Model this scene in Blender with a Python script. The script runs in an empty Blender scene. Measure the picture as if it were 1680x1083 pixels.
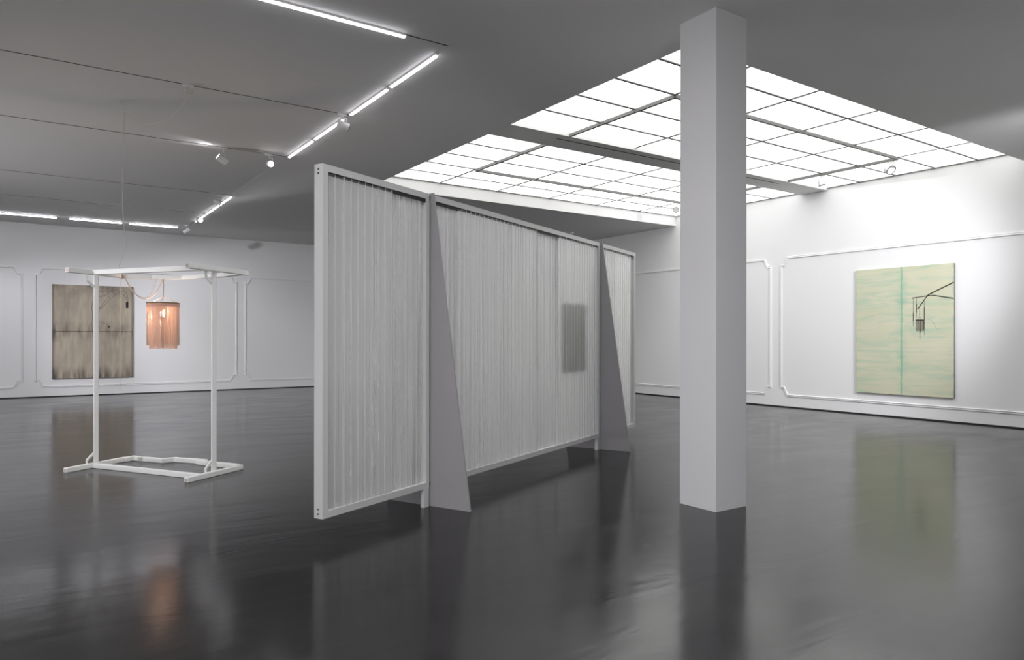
import bpy, bmesh, math, random
from mathutils import Vector, Matrix
random.seed(7)
R = math.radians
col = bpy.context.scene.collection
sc = bpy.context.scene

# ------------------------------------------------------------------ helpers
class MB:
    """collects shapes, then becomes ONE mesh object"""
    def __init__(s): s.v = []; s.f = []; s.sm = []
    def add(s, vs, fs, smooth=False):
        b = len(s.v); s.v += [tuple(v) for v in vs]
        for f in fs: s.f.append([b + i for i in f]); s.sm.append(smooth)
        return s
    def box(s, x0, x1, y0, y1, z0, z1, M=None):
        vs = [Vector((x, y, z)) for z in (z0, z1) for y in (y0, y1) for x in (x0, x1)]
        if M is not None: vs = [M @ v for v in vs]
        return s.add(vs, [(0, 2, 3, 1), (4, 5, 7, 6), (0, 1, 5, 4), (2, 6, 7, 3), (0, 4, 6, 2), (1, 3, 7, 5)])
    def prism(s, poly, h0, h1, M=None):
        n = len(poly)
        vs = [Vector((p[0], p[1], h0)) for p in poly] + [Vector((p[0], p[1], h1)) for p in poly]
        if M is not None: vs = [M @ v for v in vs]
        return s.add(vs, [tuple(reversed(range(n))), tuple(range(n, 2 * n))] + [(i, (i + 1) % n, n + (i + 1) % n, n + i) for i in range(n)])
    def tube(s, pts, r, n=8, caps=True, rr=None):
        pts = [Vector(p) for p in pts]; rings = []; prev = None
        for i, p in enumerate(pts):
            t = (pts[min(i + 1, len(pts) - 1)] - pts[max(i - 1, 0)]).normalized()
            if prev is None:
                a = Vector((0, 0, 1)) if abs(t.z) < .9 else Vector((1, 0, 0))
                x = t.cross(a).normalized()
            else:
                x = (prev - t * prev.dot(t)).normalized()
            prev = x; y = t.cross(x); q = rr[i] if rr else r
            rings.append([p + (x * math.cos(2 * math.pi * k / n) + y * math.sin(2 * math.pi * k / n)) * q for k in range(n)])
        vs = [v for rg in rings for v in rg]; fs = []
        for i in range(len(rings) - 1):
            for k in range(n):
                fs.append((i * n + k, i * n + (k + 1) % n, (i + 1) * n + (k + 1) % n, (i + 1) * n + k))
        s.add(vs, fs, True)
        if caps:
            s.add(rings[0], [tuple(reversed(range(n)))]); s.add(rings[-1], [tuple(range(n))])
        return s
    def bar(s, a, b, w, h):
        """square-section bar from a to b (w sideways, h along the up direction)"""
        a = Vector(a); b = Vector(b); t = (b - a).normalized(); L = (b - a).length
        up = Vector((0, 0, 1)) if abs(t.z) < .9 else Vector((1, 0, 0))
        x = t.cross(up).normalized(); z = x.cross(t).normalized()
        M = Matrix((( t.x, x.x, z.x, a.x), (t.y, x.y, z.y, a.y), (t.z, x.z, z.z, a.z), (0, 0, 0, 1)))
        return s.box(0, L, -w / 2, w / 2, -h / 2, h / 2, M)
    def sphere(s, c, r, nu=12, nv=8):
        c = Vector(c); vs = []; fs = []
        for j in range(nv + 1):
            th = math.pi * j / nv
            for i in range(nu):
                ph = 2 * math.pi * i / nu
                vs.append(c + Vector((math.sin(th) * math.cos(ph), math.sin(th) * math.sin(ph), math.cos(th))) * r)
        for j in range(nv):
            for i in range(nu):
                fs.append((j * nu + i, (j + 1) * nu + i, (j + 1) * nu + (i + 1) % nu, j * nu + (i + 1) % nu))
        return s.add(vs, fs, True)
    def build(s, name, mat, parent=None, bevel=0, origin=None, recalc=True):
        me = bpy.data.meshes.new(name)
        o0 = Vector(origin) if origin is not None else Vector((0, 0, 0))
        me.from_pydata([tuple(Vector(v) - o0) for v in s.v], [], s.f); me.materials.append(mat)
        bm = bmesh.new(); bm.from_mesh(me)
        bmesh.ops.remove_doubles(bm, verts=bm.verts, dist=1e-6)
        if recalc: bmesh.ops.recalc_face_normals(bm, faces=bm.faces)
        bm.to_mesh(me); bm.free()
        if any(s.sm):
            for p in me.polygons: p.use_smooth = True
            me.set_sharp_from_angle(angle=R(40))
        o = bpy.data.objects.new(name, me); col.objects.link(o); o.location = o0
        if parent:
            o.parent = parent
        if bevel:
            m = o.modifiers.new('edge_bevel', 'BEVEL'); m.width = bevel; m.segments = 2; m.limit_method = 'ANGLE'; m.angle_limit = R(35)
        return o

def tag(o, label=None, cat=None, group=None, kind=None):
    if label: o['label'] = label
    if cat: o['category'] = cat
    if group: o['group'] = group
    if kind: o['kind'] = kind
    return o

def empty(name, loc=(0, 0, 0), rz=0):
    e = bpy.data.objects.new(name, None); col.objects.link(e); e.location = loc; e.rotation_euler = (0, 0, rz)
    e.empty_display_size = .1
    return e

def part(mb, name, mat, root, bevel=0):
    """mesh given in the root's local frame"""
    return mb.build(name, mat, root, bevel)

# ------------------------------------------------------------------ materials
def new_mat(name):
    m = bpy.data.materials.new(name); m.use_nodes = True; nt = m.node_tree
    for n in list(nt.nodes): nt.nodes.remove(n)
    out = nt.nodes.new('ShaderNodeOutputMaterial')
    return m, nt, out
def N(nt, t, **kw):
    n = nt.nodes.new(t)
    for k, v in kw.items():
        if k in ('operation', 'blend_type', 'data_type', 'noise_dimensions', 'feature', 'wave_type', 'bands_direction', 'interpolation_type', 'clamp', 'use_clamp'): setattr(n, k, v)
        else: n.inputs[k].default_value = v
    return n
def pbr(name, c, rough=.5, metal=0, noise=.03, nscale=8, bump=0, bscale=200, spec=.5):
    m, nt, out = new_mat(name); L = nt.links.new
    b = N(nt, 'ShaderNodeBsdfPrincipled', Roughness=rough, Metallic=metal)
    b.inputs['Specular IOR Level'].default_value = spec
    tc = N(nt, 'ShaderNodeTexCoord')
    nz = N(nt, 'ShaderNodeTexNoise', Scale=nscale, Detail=4.0)
    L(tc.outputs['Object'], nz.inputs['Vector'])
    mp = N(nt, 'ShaderNodeMapRange'); mp.inputs['To Min'].default_value = 1 - noise; mp.inputs['To Max'].default_value = 1 + noise
    L(nz.outputs['Fac'], mp.inputs['Value'])
    mx = N(nt, 'ShaderNodeVectorMath', operation='SCALE'); mx.inputs[0].default_value = c[:3]
    L(mp.outputs['Result'], mx.inputs['Scale']); L(mx.outputs['Vector'], b.inputs['Base Color'])
    if bump:
        n2 = N(nt, 'ShaderNodeTexNoise', Scale=bscale, Detail=3.0); L(tc.outputs['Object'], n2.inputs['Vector'])
        bp = N(nt, 'ShaderNodeBump', Strength=bump, Distance=.002); L(n2.outputs['Fac'], bp.inputs['Height']); L(bp.outputs['Normal'], b.inputs['Normal'])
    L(b.outputs['BSDF'], out.inputs['Surface'])
    return m
def emit(name, c, s):
    m, nt, out = new_mat(name)
    e = N(nt, 'ShaderNodeEmission', Color=(*c, 1), Strength=s); nt.links.new(e.outputs[0], out.inputs['Surface'])
    return m

M_wall = pbr('white_wall_paint', (.80, .80, .80), .6, noise=.01, nscale=1.5, bump=.15, bscale=150)
M_ceil = pbr('ceiling_paint', (.74, .735, .73), .8, noise=.015, nscale=.7)
M_trim = pbr('white_moulding_paint', (.82, .82, .82), .45, noise=.01)
M_gap = pbr('dark_shadow_gap', (.012, .012, .012), .7)
M_pillar = pbr('pillar_paint', (.78, .775, .785), .6, noise=.01, nscale=2, bump=.15, bscale=150)
M_alu = pbr('satin_aluminium_paint', (.60, .60, .595), .38, noise=.02)
M_fin = pbr('grey_coated_sheet_metal', (.33, .32, .33), .5, noise=.02, nscale=3)
M_standw = pbr('white_painted_tube', (.92, .925, .90), .35, noise=.02, nscale=12)
M_end = pbr('raw_tube_end', (.62, .52, .49), .6)
M_white = pbr('white_fixture', (.80, .80, .80), .35)
M_trackw = pbr('white_track_profile', (.74, .735, .73), .8)
M_slot = pbr('black_track_slot', (.012, .011, .011), .6)
M_darkring = pbr('dark_lamp_ring', (.10, .10, .10), .4)
M_bar = pbr('grey_glazing_bar', (.22, .22, .215), .6)
M_barthick = pbr('grey_glazing_track', (.17, .17, .165), .5)
M_beam = pbr('skylight_beam_paint', (.80, .80, .79), .7)
M_pane = emit('luminous_glass', (1.0, 1.0, .985), 2.12)
M_fillpane = emit('added_rear_fill_glow', (.985, .975, 1.0), 3.9)  # glow of the fill panes added behind the camera
M_led = emit('led_tube', (.965, .95, 1.0), 9)
M_ledw = emit('led_wall_tube', (.955, .94, 1.0), 34)
M_lens = emit('lit_lens', (1.0, .97, .96), 8)
M_lensoff = pbr('lamp_glass', (.75, .75, .75), .2)
M_bulb = emit('warm_bulb', (1.0, .76, .56), 400)
M_brass = pbr('wood_ring', (.33, .22, .10), .5, noise=.15, nscale=40)
M_rope = pbr('peach_cord', (.74, .58, .45), .8)
M_cable = pbr('pale_cable', (.62, .585, .54), .6)
M_bead = pbr('pale_gold_bead', (.75, .58, .34), .4)
M_screw = pbr('dark_screw', (.03, .03, .03), .5)
M_ink = pbr('dark_ink', (.035, .030, .022), .7)
M_ink2 = pbr('soft_ink', (.20, .20, .15), .8)
M_inkthin = pbr('thin_brown_line', (.13, .11, .09), .8)
M_black = pbr('black_paint', (.006, .006, .006), .6)
M_tealink = pbr('teal_line', (.33, .46, .38), .8)
M_cside = pbr('canvas_side', (.16, .16, .14), .8)
M_back = pbr('charcoal_canvas', (.018, .02, .02), .6)

# fringe threads: translucent peach
def mat_fringe(name, c, trans=.5):
    m, nt, out = new_mat(name); L = nt.links.new
    tc = N(nt, 'ShaderNodeTexCoord'); nz = N(nt, 'ShaderNodeTexNoise', Scale=60, Detail=2.0)
    mp = N(nt, 'ShaderNodeMapping'); mp.inputs['Scale'].default_value = (1, 1, .05)
    L(tc.outputs['Object'], mp.inputs['Vector']); L(mp.outputs[0], nz.inputs['Vector'])
    rg = N(nt, 'ShaderNodeMapRange'); rg.inputs['To Min'].default_value = .82; rg.inputs['To Max'].default_value = 1.1
    L(nz.outputs['Fac'], rg.inputs['Value'])
    sc_ = N(nt, 'ShaderNodeVectorMath', operation='SCALE'); sc_.inputs[0].default_value = c; L(rg.outputs[0], sc_.inputs['Scale'])
    d = N(nt, 'ShaderNodeBsdfDiffuse'); t = N(nt, 'ShaderNodeBsdfTranslucent'); mx = N(nt, 'ShaderNodeMixShader', Fac=trans)
    L(sc_.outputs[0], d.inputs['Color']); L(sc_.outputs[0], t.inputs['Color'])
    L(d.outputs[0], mx.inputs[1]); L(t.outputs[0], mx.inputs[2]); L(mx.outputs[0], out.inputs['Surface'])
    return m
M_fringe = mat_fringe('peach_fringe', (.97, .86, .79), .6)
M_fringe2 = mat_fringe('pink_fringe', (.97, .84, .77), .6)
M_band = mat_fringe('pale_pink_band', (.86, .66, .60), .35)

# multiwall sheet: milky translucent plastic with a little gloss and a little see-through
def mat_sheet(name, opac, tint, bumpk):
    m, nt, out = new_mat(name); L = nt.links.new
    tc = N(nt, 'ShaderNodeTexCoord')
    nz = N(nt, 'ShaderNodeTexNoise', Scale=70, Detail=4.0, Roughness=.6); L(tc.outputs['Object'], nz.inputs['Vector'])
    mp = N(nt, 'ShaderNodeMapping'); mp.inputs['Scale'].default_value = (26, 26, .25); L(tc.outputs['Object'], mp.inputs['Vector'])
    st = N(nt, 'ShaderNodeTexNoise', Scale=1.0, Detail=3.0); L(mp.outputs[0], st.inputs['Vector'])
    rg = N(nt, 'ShaderNodeMapRange'); rg.inputs['From Min'].default_value = .3; rg.inputs['From Max'].default_value = .7
    rg.inputs['To Min'].default_value = opac - .04; rg.inputs['To Max'].default_value = min(1, opac + .04)
    L(st.outputs['Fac'], rg.inputs['Value'])
    d = N(nt, 'ShaderNodeBsdfDiffuse', Color=(*tint, 1)); t = N(nt, 'ShaderNodeBsdfTranslucent', Color=(*tint, 1))
    mx = N(nt, 'ShaderNodeMixShader', Fac=.66); L(d.outputs[0], mx.inputs[1]); L(t.outputs[0], mx.inputs[2])
    tr = N(nt, 'ShaderNodeBsdfTransparent', Color=(.96, .97, .97, 1))
    m2 = N(nt, 'ShaderNodeMixShader'); L(rg.outputs[0], m2.inputs['Fac']); L(tr.outputs[0], m2.inputs[1]); L(mx.outputs[0], m2.inputs[2])
    g = N(nt, 'ShaderNodeBsdfGlossy', Roughness=.22, Color=(1, 1, 1, 1))
    bp = N(nt, 'ShaderNodeBump', Strength=bumpk, Distance=.004); L(nz.outputs['Fac'], bp.inputs['Height']); L(bp.outputs[0], g.inputs['Normal'])
    fr = N(nt, 'ShaderNodeFresnel', IOR=1.45); L(bp.outputs[0], fr.inputs['Normal'])
    ge = N(nt, 'ShaderNodeNewGeometry'); io = N(nt, 'ShaderNodeMapRange'); io.inputs['To Min'].default_value = 1.45; io.inputs['To Max'].default_value = 1 / 1.45
    L(ge.outputs['Backfacing'], io.inputs['Value']); L(io.outputs[0], fr.inputs['IOR'])
    m3 = N(nt, 'ShaderNodeMixShader'); L(fr.outputs[0], m3.inputs['Fac']); L(m2.outputs[0], m3.inputs[1]); L(g.outputs[0], m3.inputs[2])
    L(m3.outputs[0], out.inputs['Surface'])
    return m
M_sheetF = mat_sheet('clear_plastic_skin', .25, (.95, .95, .94), .6)
M_sheetG = mat_sheet('milky_plastic_skin', .84, (.985, .98, .97), .35)
M_sheetC = mat_sheet('thin_milky_plastic_skin', .80, (.98, .98, .98), .6)
M_web = mat_fringe('white_plastic_web', (.96, .96, .955), .45)

# floor: dark glossy poured resin
def mat_floor():
    m, nt, out = new_mat('dark_poured_floor'); L = nt.links.new
    tc = N(nt, 'ShaderNodeTexCoord')
    mp = N(nt, 'ShaderNodeMapping'); mp.inputs['Rotation'].default_value = (0, 0, R(30)); mp.inputs['Scale'].default_value = (.45, 1.1, 1)
    L(tc.outputs['Object'], mp.inputs['Vector'])
    big = N(nt, 'ShaderNodeTexNoise', Scale=1.3, Detail=5.0, Roughness=.55, Distortion=1.2); L(mp.outputs[0], big.inputs['Vector'])
    fine = N(nt, 'ShaderNodeTexNoise', Scale=90, Detail=3.0); L(tc.outputs['Object'], fine.inputs['Vector'])
    cr = N(nt, 'ShaderNodeValToRGB'); cr.color_ramp.elements[0].position = .32; cr.color_ramp.elements[0].color = (.0085, .0078, .0085, 1)
    cr.color_ramp.elements[1].position = .70; cr.color_ramp.elements[1].color = (.019, .0178, .0185, 1)
    L(big.outputs['Fac'], cr.inputs['Fac'])
    # thin pale scuffs and scratches
    mp2 = N(nt, 'ShaderNodeMapping'); mp2.inputs['Rotation'].default_value = (0, 0, R(-20)); mp2.inputs['Scale'].default_value = (1.2, 14, 1)
    L(tc.outputs['Object'], mp2.inputs['Vector'])
    sc1 = N(nt, 'ShaderNodeTexNoise', Scale=2.2, Detail=6.0, Roughness=.7, Distortion=2.5); L(mp2.outputs[0], sc1.inputs['Vector'])
    r1 = N(nt, 'ShaderNodeMapRange'); r1.inputs['From Min'].default_value = .66; r1.inputs['From Max'].default_value = .78; L(sc1.outputs['Fac'], r1.inputs['Value'])
    mk = N(nt, 'ShaderNodeTexNoise', Scale=.6, Detail=2.0); L(tc.outputs['Object'], mk.inputs['Vector'])
    mul = N(nt, 'ShaderNodeMath', operation='MULTIPLY'); L(r1.outputs[0], mul.inputs[0]); L(mk.outputs['Fac'], mul.inputs[1])
    m2 = N(nt, 'ShaderNodeMath', operation='MULTIPLY'); L(mul.outputs[0], m2.inputs[0]); m2.inputs[1].default_value = .35
    mxc = nt.nodes.new('ShaderNodeMix'); mxc.data_type = 'RGBA'
    L(m2.outputs[0], mxc.inputs['Factor']); L(cr.outputs['Color'], mxc.inputs['A']); mxc.inputs['B'].default_value = (.11, .107, .105, 1)
    b = N(nt, 'ShaderNodeBsdfPrincipled', IOR=1.36)
    L(mxc.outputs['Result'], b.inputs['Base Color'])
    rr = N(nt, 'ShaderNodeMapRange'); rr.inputs['From Min'].default_value = .3; rr.inputs['From Max'].default_value = .7
    rr.inputs['To Min'].default_value = .125; rr.inputs['To Max'].default_value = .20; L(big.outputs['Fac'], rr.inputs['Value'])
    L(rr.outputs[0], b.inputs['Roughness'])
    # swirled trowel waves, stretched
    mp3 = N(nt, 'ShaderNodeMapping'); mp3.inputs['Rotation'].default_value = (0, 0, R(34)); mp3.inputs['Scale'].default_value = (.5, 1.7, 1)
    L(tc.outputs['Object'], mp3.inputs['Vector'])
    wv = N(nt, 'ShaderNodeTexNoise', Scale=1.7, Detail=3.0, Roughness=.5, Distortion=.8); L(mp3.outputs[0], wv.inputs['Vector'])
    b1 = N(nt, 'ShaderNodeBump', Strength=.40, Distance=.006); L(wv.outputs['Fac'], b1.inputs['Height'])
    b2 = N(nt, 'ShaderNodeBump', Strength=.06, Distance=.002); L(fine.outputs['Fac'], b2.inputs['Height']); L(b1.outputs[0], b2.inputs['Normal'])
    L(b2.outputs[0], b.inputs['Normal'])
    L(b.outputs[0], out.inputs['Surface'])
    return m
M_floor = mat_floor()

def mat_green():
    m, nt, out = new_mat('green_wash_canvas'); L = nt.links.new
    tc = N(nt, 'ShaderNodeTexCoord'); sp = N(nt, 'ShaderNodeSeparateXYZ'); L(tc.outputs['Object'], sp.inputs[0])
    def noise(scale, mapping, det=4.0, dist=0.):
        mp = N(nt, 'ShaderNodeMapping'); mp.inputs['Scale'].default_value = mapping; L(tc.outputs['Object'], mp.inputs['Vector'])
        n = N(nt, 'ShaderNodeTexNoise', Scale=scale, Detail=det, Distortion=dist); L(mp.outputs[0], n.inputs['Vector']); return n.outputs['Fac']
    def rng(v, a, b, c=0., d=1.):
        r = N(nt, 'ShaderNodeMapRange'); r.inputs['From Min'].default_value = a; r.inputs['From Max'].default_value = b
        r.inputs['To Min'].default_value = c; r.inputs['To Max'].default_value = d; L(v, r.inputs['Value']); return r.outputs[0]
    def mix(f, a, b):
        x = nt.nodes.new('ShaderNodeMix'); x.data_type = 'RGBA'
        if isinstance(f, float): x.inputs['Factor'].default_value = f
        else: L(f, x.inputs['Factor'])
        for k, v in (('A', a), ('B', b)):
            if isinstance(v, tuple): x.inputs[k].default_value = (*v, 1)
            else: L(v, x.inputs[k])
        return x.outputs['Result']
    def mt(op, a, b=None, c=None):
        x = N(nt, 'ShaderNodeMath', operation=op)
        for i, v in enumerate((a, b, c)):
            if v is None: continue
            if isinstance(v, (int, float)): x.inputs[i].default_value = v
            else: L(v, x.inputs[i])
        return x.outputs[0]
    base = mix(rng(noise(1.2, (.8, 1, 2.2)), .3, .7), (.55, .56, .40), (.63, .61, .46))
    st = rng(noise(1.6, (.75, 1, 4.5), 6., 1.), .47, .74, 0., .85)
    c1 = mix(st, base, (.33, .50, .37))
    hl = rng(noise(2.0, (.5, 1, 22), 5., .6), .50, .72, 0., .55)
    c2 = mix(hl, c1, (.40, .53, .40))
    # vertical seam, x = -0.013, wandering
    wob = mt('MULTIPLY', mt('SUBTRACT', noise(3.0, (0, 0, 2.), 4.), .5), .05)
    dx = mt('ABSOLUTE', mt('SUBTRACT', mt('ADD', sp.outputs['X'], .013), wob))
    seam = rng(dx, .006, .022, 1., 0.)
    halo = mt('MULTIPLY', rng(dx, .0, .13, .75, 0.), rng(noise(2.2, (1., 0, 2.2), 4.), .42, .7))
    dx0 = mt('ABSOLUTE', mt('ADD', sp.outputs['X'], .013))
    line = rng(dx0, .004, .010, .5, 0.)
    f = mt('MINIMUM', mt('ADD', mt('ADD', mt('MULTIPLY', seam, .55), halo), mt('MULTIPLY', line, .5)), .9)
    c3 = mix(f, c2, (.20, .42, .31))
    # side tint
    ed = mt('MULTIPLY', rng(mt('ABSOLUTE', sp.outputs['X']), .86, .90), rng(noise(2., (1, 0, 3.)), .45, .6, 0., .6))
    c4 = mix(ed, c3, (.27, .42, .33))
    b = N(nt, 'ShaderNodeBsdfPrincipled', Roughness=.65); L(c4, b.inputs['Base Color']); L(b.outputs[0], out.inputs['Surface'])
    return m
M_green = mat_green()

def mat_brown():
    m, nt, out = new_mat('smoky_canvas'); L = nt.links.new
    tc = N(nt, 'ShaderNodeTexCoord'); sp = N(nt, 'ShaderNodeSeparateXYZ'); L(tc.outputs['Object'], sp.inputs[0])
    def noise(scale, mapping, det=4.0, dist=0.):
        mp = N(nt, 'ShaderNodeMapping'); mp.inputs['Scale'].default_value = mapping; L(tc.outputs['Object'], mp.inputs['Vector'])
        n = N(nt, 'ShaderNodeTexNoise', Scale=scale, Detail=det, Distortion=dist); L(mp.outputs[0], n.inputs['Vector']); return n.outputs['Fac']
    def rng(v, a, b, c=0., d=1.):
        r = N(nt, 'ShaderNodeMapRange'); r.inputs['From Min'].default_value = a; r.inputs['From Max'].default_value = b
        r.inputs['To Min'].default_value = c; r.inputs['To Max'].default_value = d; L(v, r.inputs['Value']); return r.outputs[0]
    def mix(f, a, b):
        x = nt.nodes.new('ShaderNodeMix'); x.data_type = 'RGBA'; L(f, x.inputs['Factor'])
        for k, v in (('A', a), ('B', b)):
            if isinstance(v, tuple): x.inputs[k].default_value = (*v, 1)
            else: L(v, x.inputs[k])
        return x.outputs['Result']
    def mt(op, a, b=None):
        x = N(nt, 'ShaderNodeMath', operation=op)
        for i, v in enumerate((a, b)):
            if v is None: continue
            if isinstance(v, (int, float)): x.inputs[i].default_value = v
            else: L(v, x.inputs[i])
        return x.outputs[0]
    base = mix(rng(noise(4, (3, 1, .5), 5.), .35, .65), (.50, .435, .345), (.40, .35, .275))
    c1 = mix(rng(noise(1.1, (1.2, 1, .9), 5.), .48, .74, 0., .62), base, (.20, .18, .155))
    # soot along the edges and along the seam; z local 0..2.4, seam 1.205
    x = mt('ABSOLUTE', sp.outputs['X']); z = sp.outputs['Z']
    drip = noise(5, (2.2, 1, .35), 6.)
    eb = mt('MULTIPLY', rng(z, .0, .34, 1., 0.), rng(drip, .38, .62))
    et = mt('MULTIPLY', rng(z, 2.05, 2.40, 0., .8), rng(noise(3, (1.5, 1, .8), 4.), .40, .65))
    es = rng(x, .84, .905, 0., .7)
    dz = mt('SUBTRACT', z, 1.205); up = mt('ABSOLUTE', dz)
    sm = mt('MULTIPLY', rng(up, .0, .30, .8, 0.), rng(noise(4, (1.6, 1, .4), 5.), .45, .68))
    ln = rng(up, .006, .014, .85, 0.)
    f = mt('MINIMUM', mt('ADD', mt('ADD', eb, et), mt('ADD', mt('ADD', es, sm), ln)), .92)
    c2 = mix(f, c1, (.055, .048, .040))
    wv = rng(noise(120, (1, 1, 1), 2.), .3, .7, 0., .12)
    c3 = mix(wv, c2, (.2, .17, .13))
    b = N(nt, 'ShaderNodeBsdfPrincipled', Roughness=.75); L(c3, b.inputs['Base Color']); L(b.outputs[0], out.inputs['Surface'])
    return m
M_brown = mat_brown()

# ------------------------------------------------------------------ dimensions
H, HS = 4.35, 4.60
YL, XR = 21.336, 13.60
XN, YN = -5.5, -4.5                 # the unseen sides of the room behind the camera
OX0, OY0, OY1 = 5.315, 4.70, 12.46  # the skylight well

# ------------------------------------------------------------------ shell
BX0, BX1, BY0, BY1 = -5.2, 2.6, -3.0, 3.4   # unseen well for the fill panes added behind the camera
tag(MB().box(XN, XR, YN, YL, -.1, 0).build('floor', M_floor), kind='structure')
c = MB()
for x0, x1, y0, y1 in ((XN, XR, YN, BY0), (XN, BX0, BY0, BY1), (BX1, XR, BY0, BY1), (XN, XR, BY1, OY0), (XN, OX0, OY0, OY1), (XN, XR, OY1, YL)):
    c.box(x0, x1, y0, y1, H, H + .45)
c.box(OX0 - .1, XR, OY0 - .1, OY1 + .1, H + .45, H + .5); c.box(BX0 - .1, BX1 + .1, BY0 - .1, BY1 + .1, H + .45, H + .5)
tag(c.build('ceiling', M_ceil), kind='structure')
tag(MB().box(XN - .2, XR + .2, YL, YL + .2, 0, H + .5).build('wall_left', M_wall), kind='structure')
tag(MB().box(XR, XR + .2, YN - .2, YL, 0, H + .5).build('wall_right', M_wall), kind='structure')
tag(MB().box(XN - .2, XR, YN - .2, YN, 0, H + .5).build('wall_rear', M_wall), kind='structure')
tag(MB().box(XN - .2, XN, YN, YL, 0, H + .5).build('wall_near', M_wall), kind='structure')
tag(MB().box(XN, XR, YL - .004, YL, 0, .022).build('shadow_gap_left', M_gap), kind='structure')  # thin dark strips painted for the shadow gaps at the wall feet
tag(MB().box(XR - .004, XR, YN, YL - .004, 0, .024).build('shadow_gap_right', M_gap), kind='structure')

# panel mouldings: a profile swept round a notched rectangle
PROF = [(0, 0), (0, .012), (.006, .018), (.014, .018), (.018, .010), (.026, .010), (.030, .020), (.040, .024), (.048, .016), (.050, .008), (.050, 0)]
def panel_path(a0, a1, z0, z1):
    k, s = .085, .165
    p = [(a0 + s, z0), (a1 - s, z0), (a1 - k, z0 + s), (a1, z0 + s), (a1, z1 - s), (a1 - k, z1 - s), (a1 - s, z1),
         (a0 + s, z1), (a0 + k, z1 - s), (a0, z1 - s), (a0, z0 + s), (a0 + k, z0 + s)]
    return p
def moulding(idx, a0, a1, M):
    path = [Vector(p) for p in panel_path(a0, a1, .235, 3.275)]; n = len(path); vs = []; fs = []
    for i in range(n):
        e0 = (path[i] - path[i - 1]).normalized(); e1 = (path[(i + 1) % n] - path[i]).normalized()
        n0 = Vector((-e0.y, e0.x)); n1 = Vector((-e1.y, e1.x)); b = (n0 + n1); b = b / max(.35, b.dot(n0))
        for d, h in PROF:
            q = path[i] + b * d
            vs.append(M @ Vector((q.x, h - .001, q.y)))
    m = len(PROF)
    for i in range(n):
        for j in range(m - 1):
            a, b_ = i * m, ((i + 1) % n) * m
            fs.append((a + j, a + j + 1, b_ + j + 1, b_ + j))
    mb = MB().add(vs, fs)
    tag(mb.build('trim_%d' % idx, M_trim), kind='structure')
ML = Matrix(((1, 0, 0, 0), (0, -1, 0, YL), (0, 0, 1, 0), (0, 0, 0, 1)))
MR = Matrix(((0, -1, 0, XR), (1, 0, 0, 0), (0, 0, 1, 0), (0, 0, 0, 1)))
k = 1
for a0, a1 in ((-4.98, -.09), (.135, 5.005), (5.20, 10.08), (10.28, 13.45)):
    moulding(k, a0, a1, ML); k += 1
for a0, a1 in ((4.56, 9.44), (9.65, 14.53), (14.73, 19.61), (-.53, 4.36)):
    moulding(k, a0, a1, MR); k += 1

# ------------------------------------------------------------------ pillar
p = MB().box(0, .411, 0, .407, 0, H).build('pillar', M_pillar, bevel=.003); p.location = (4.882, 4.016, 0)
tag(p, 'square white painted pillar standing in front of the skylight', 'pillar')

# ------------------------------------------------------------------ luminous skylight
sky = empty('skylight', (OX0, OY0, HS))
tag(sky, 'luminous skylight ceiling of white glass panes with grey glazing bars', 'skylight')
XS = [5.315, 5.41, 6.785, 8.155, 9.525, 10.91, 12.27, XR]
YS = [4.70, 4.82, 5.53, 6.235, 6.94, 7.645, 8.33, 8.93, 9.64, 10.36, 11.06, 11.75, OY1]
bases = {}
for i in range(len(XS) - 1):
    for j in range(len(YS) - 1):
        if j == 6 or XS[i + 1] - XS[i] < .3 or YS[j + 1] - YS[j] < .3: continue
        w = round(XS[i + 1] - XS[i], 2); d = round(YS[j + 1] - YS[j], 2)
        loc = ((XS[i] + XS[i + 1]) / 2 - OX0, (YS[j] + YS[j + 1]) / 2 - OY0, 0)
        if (w, d) in bases:
            o = bases[(w, d)].copy(); col.objects.link(o); o.location = loc; o.parent = sky
        else:
            o = MB().box(-w / 2, w / 2, -d / 2, d / 2, 0, .012).build('glass_pane', M_pane, sky); o.location = loc; bases[(w, d)] = o
L_ = lambda x0, x1, y0, y1, z0, z1: MB().box(x0 - OX0, x1 - OX0, y0 - OY0, y1 - OY0, z0 - HS, z1 - HS)
for x in XS[1:-1]:
    part(L_(x - .017, x + .017, OY0 + .002, OY1 - .002, HS - .010, HS - .001), 'glazing_bar', M_bar, sky)
for y in YS[1:-1]:
    if abs(y - 8.33) < .01 or abs(y - 8.93) < .01: continue
    part(L_(OX0 + .002, XR - .002, y - .017, y + .017, HS - .012, HS - .001), 'glazing_bar', M_bar, sky)
part(L_(OX0 + .002, XR - .002, OY1 - .03, OY1 - .002, HS - .012, HS), 'edge_bar', M_bar, sky)
part(L_(XR - .03, XR - .002, OY0 + .002, OY1 - .03, HS - .012, HS), 'edge_bar', M_bar, sky)
bm_ = part(L_(OX0 + .002, XR - .002, 8.335, 8.925, HS - .05, HS + .01), 'beam', M_beam, sky, bevel=.004)
bm_['label'] = 'flat grey beam across the skylight'
sl = part(L_(6.67, 12.2, 8.505, 8.525, HS - .054, HS - .045), 'beam_slot', M_slot, sky)
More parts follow.
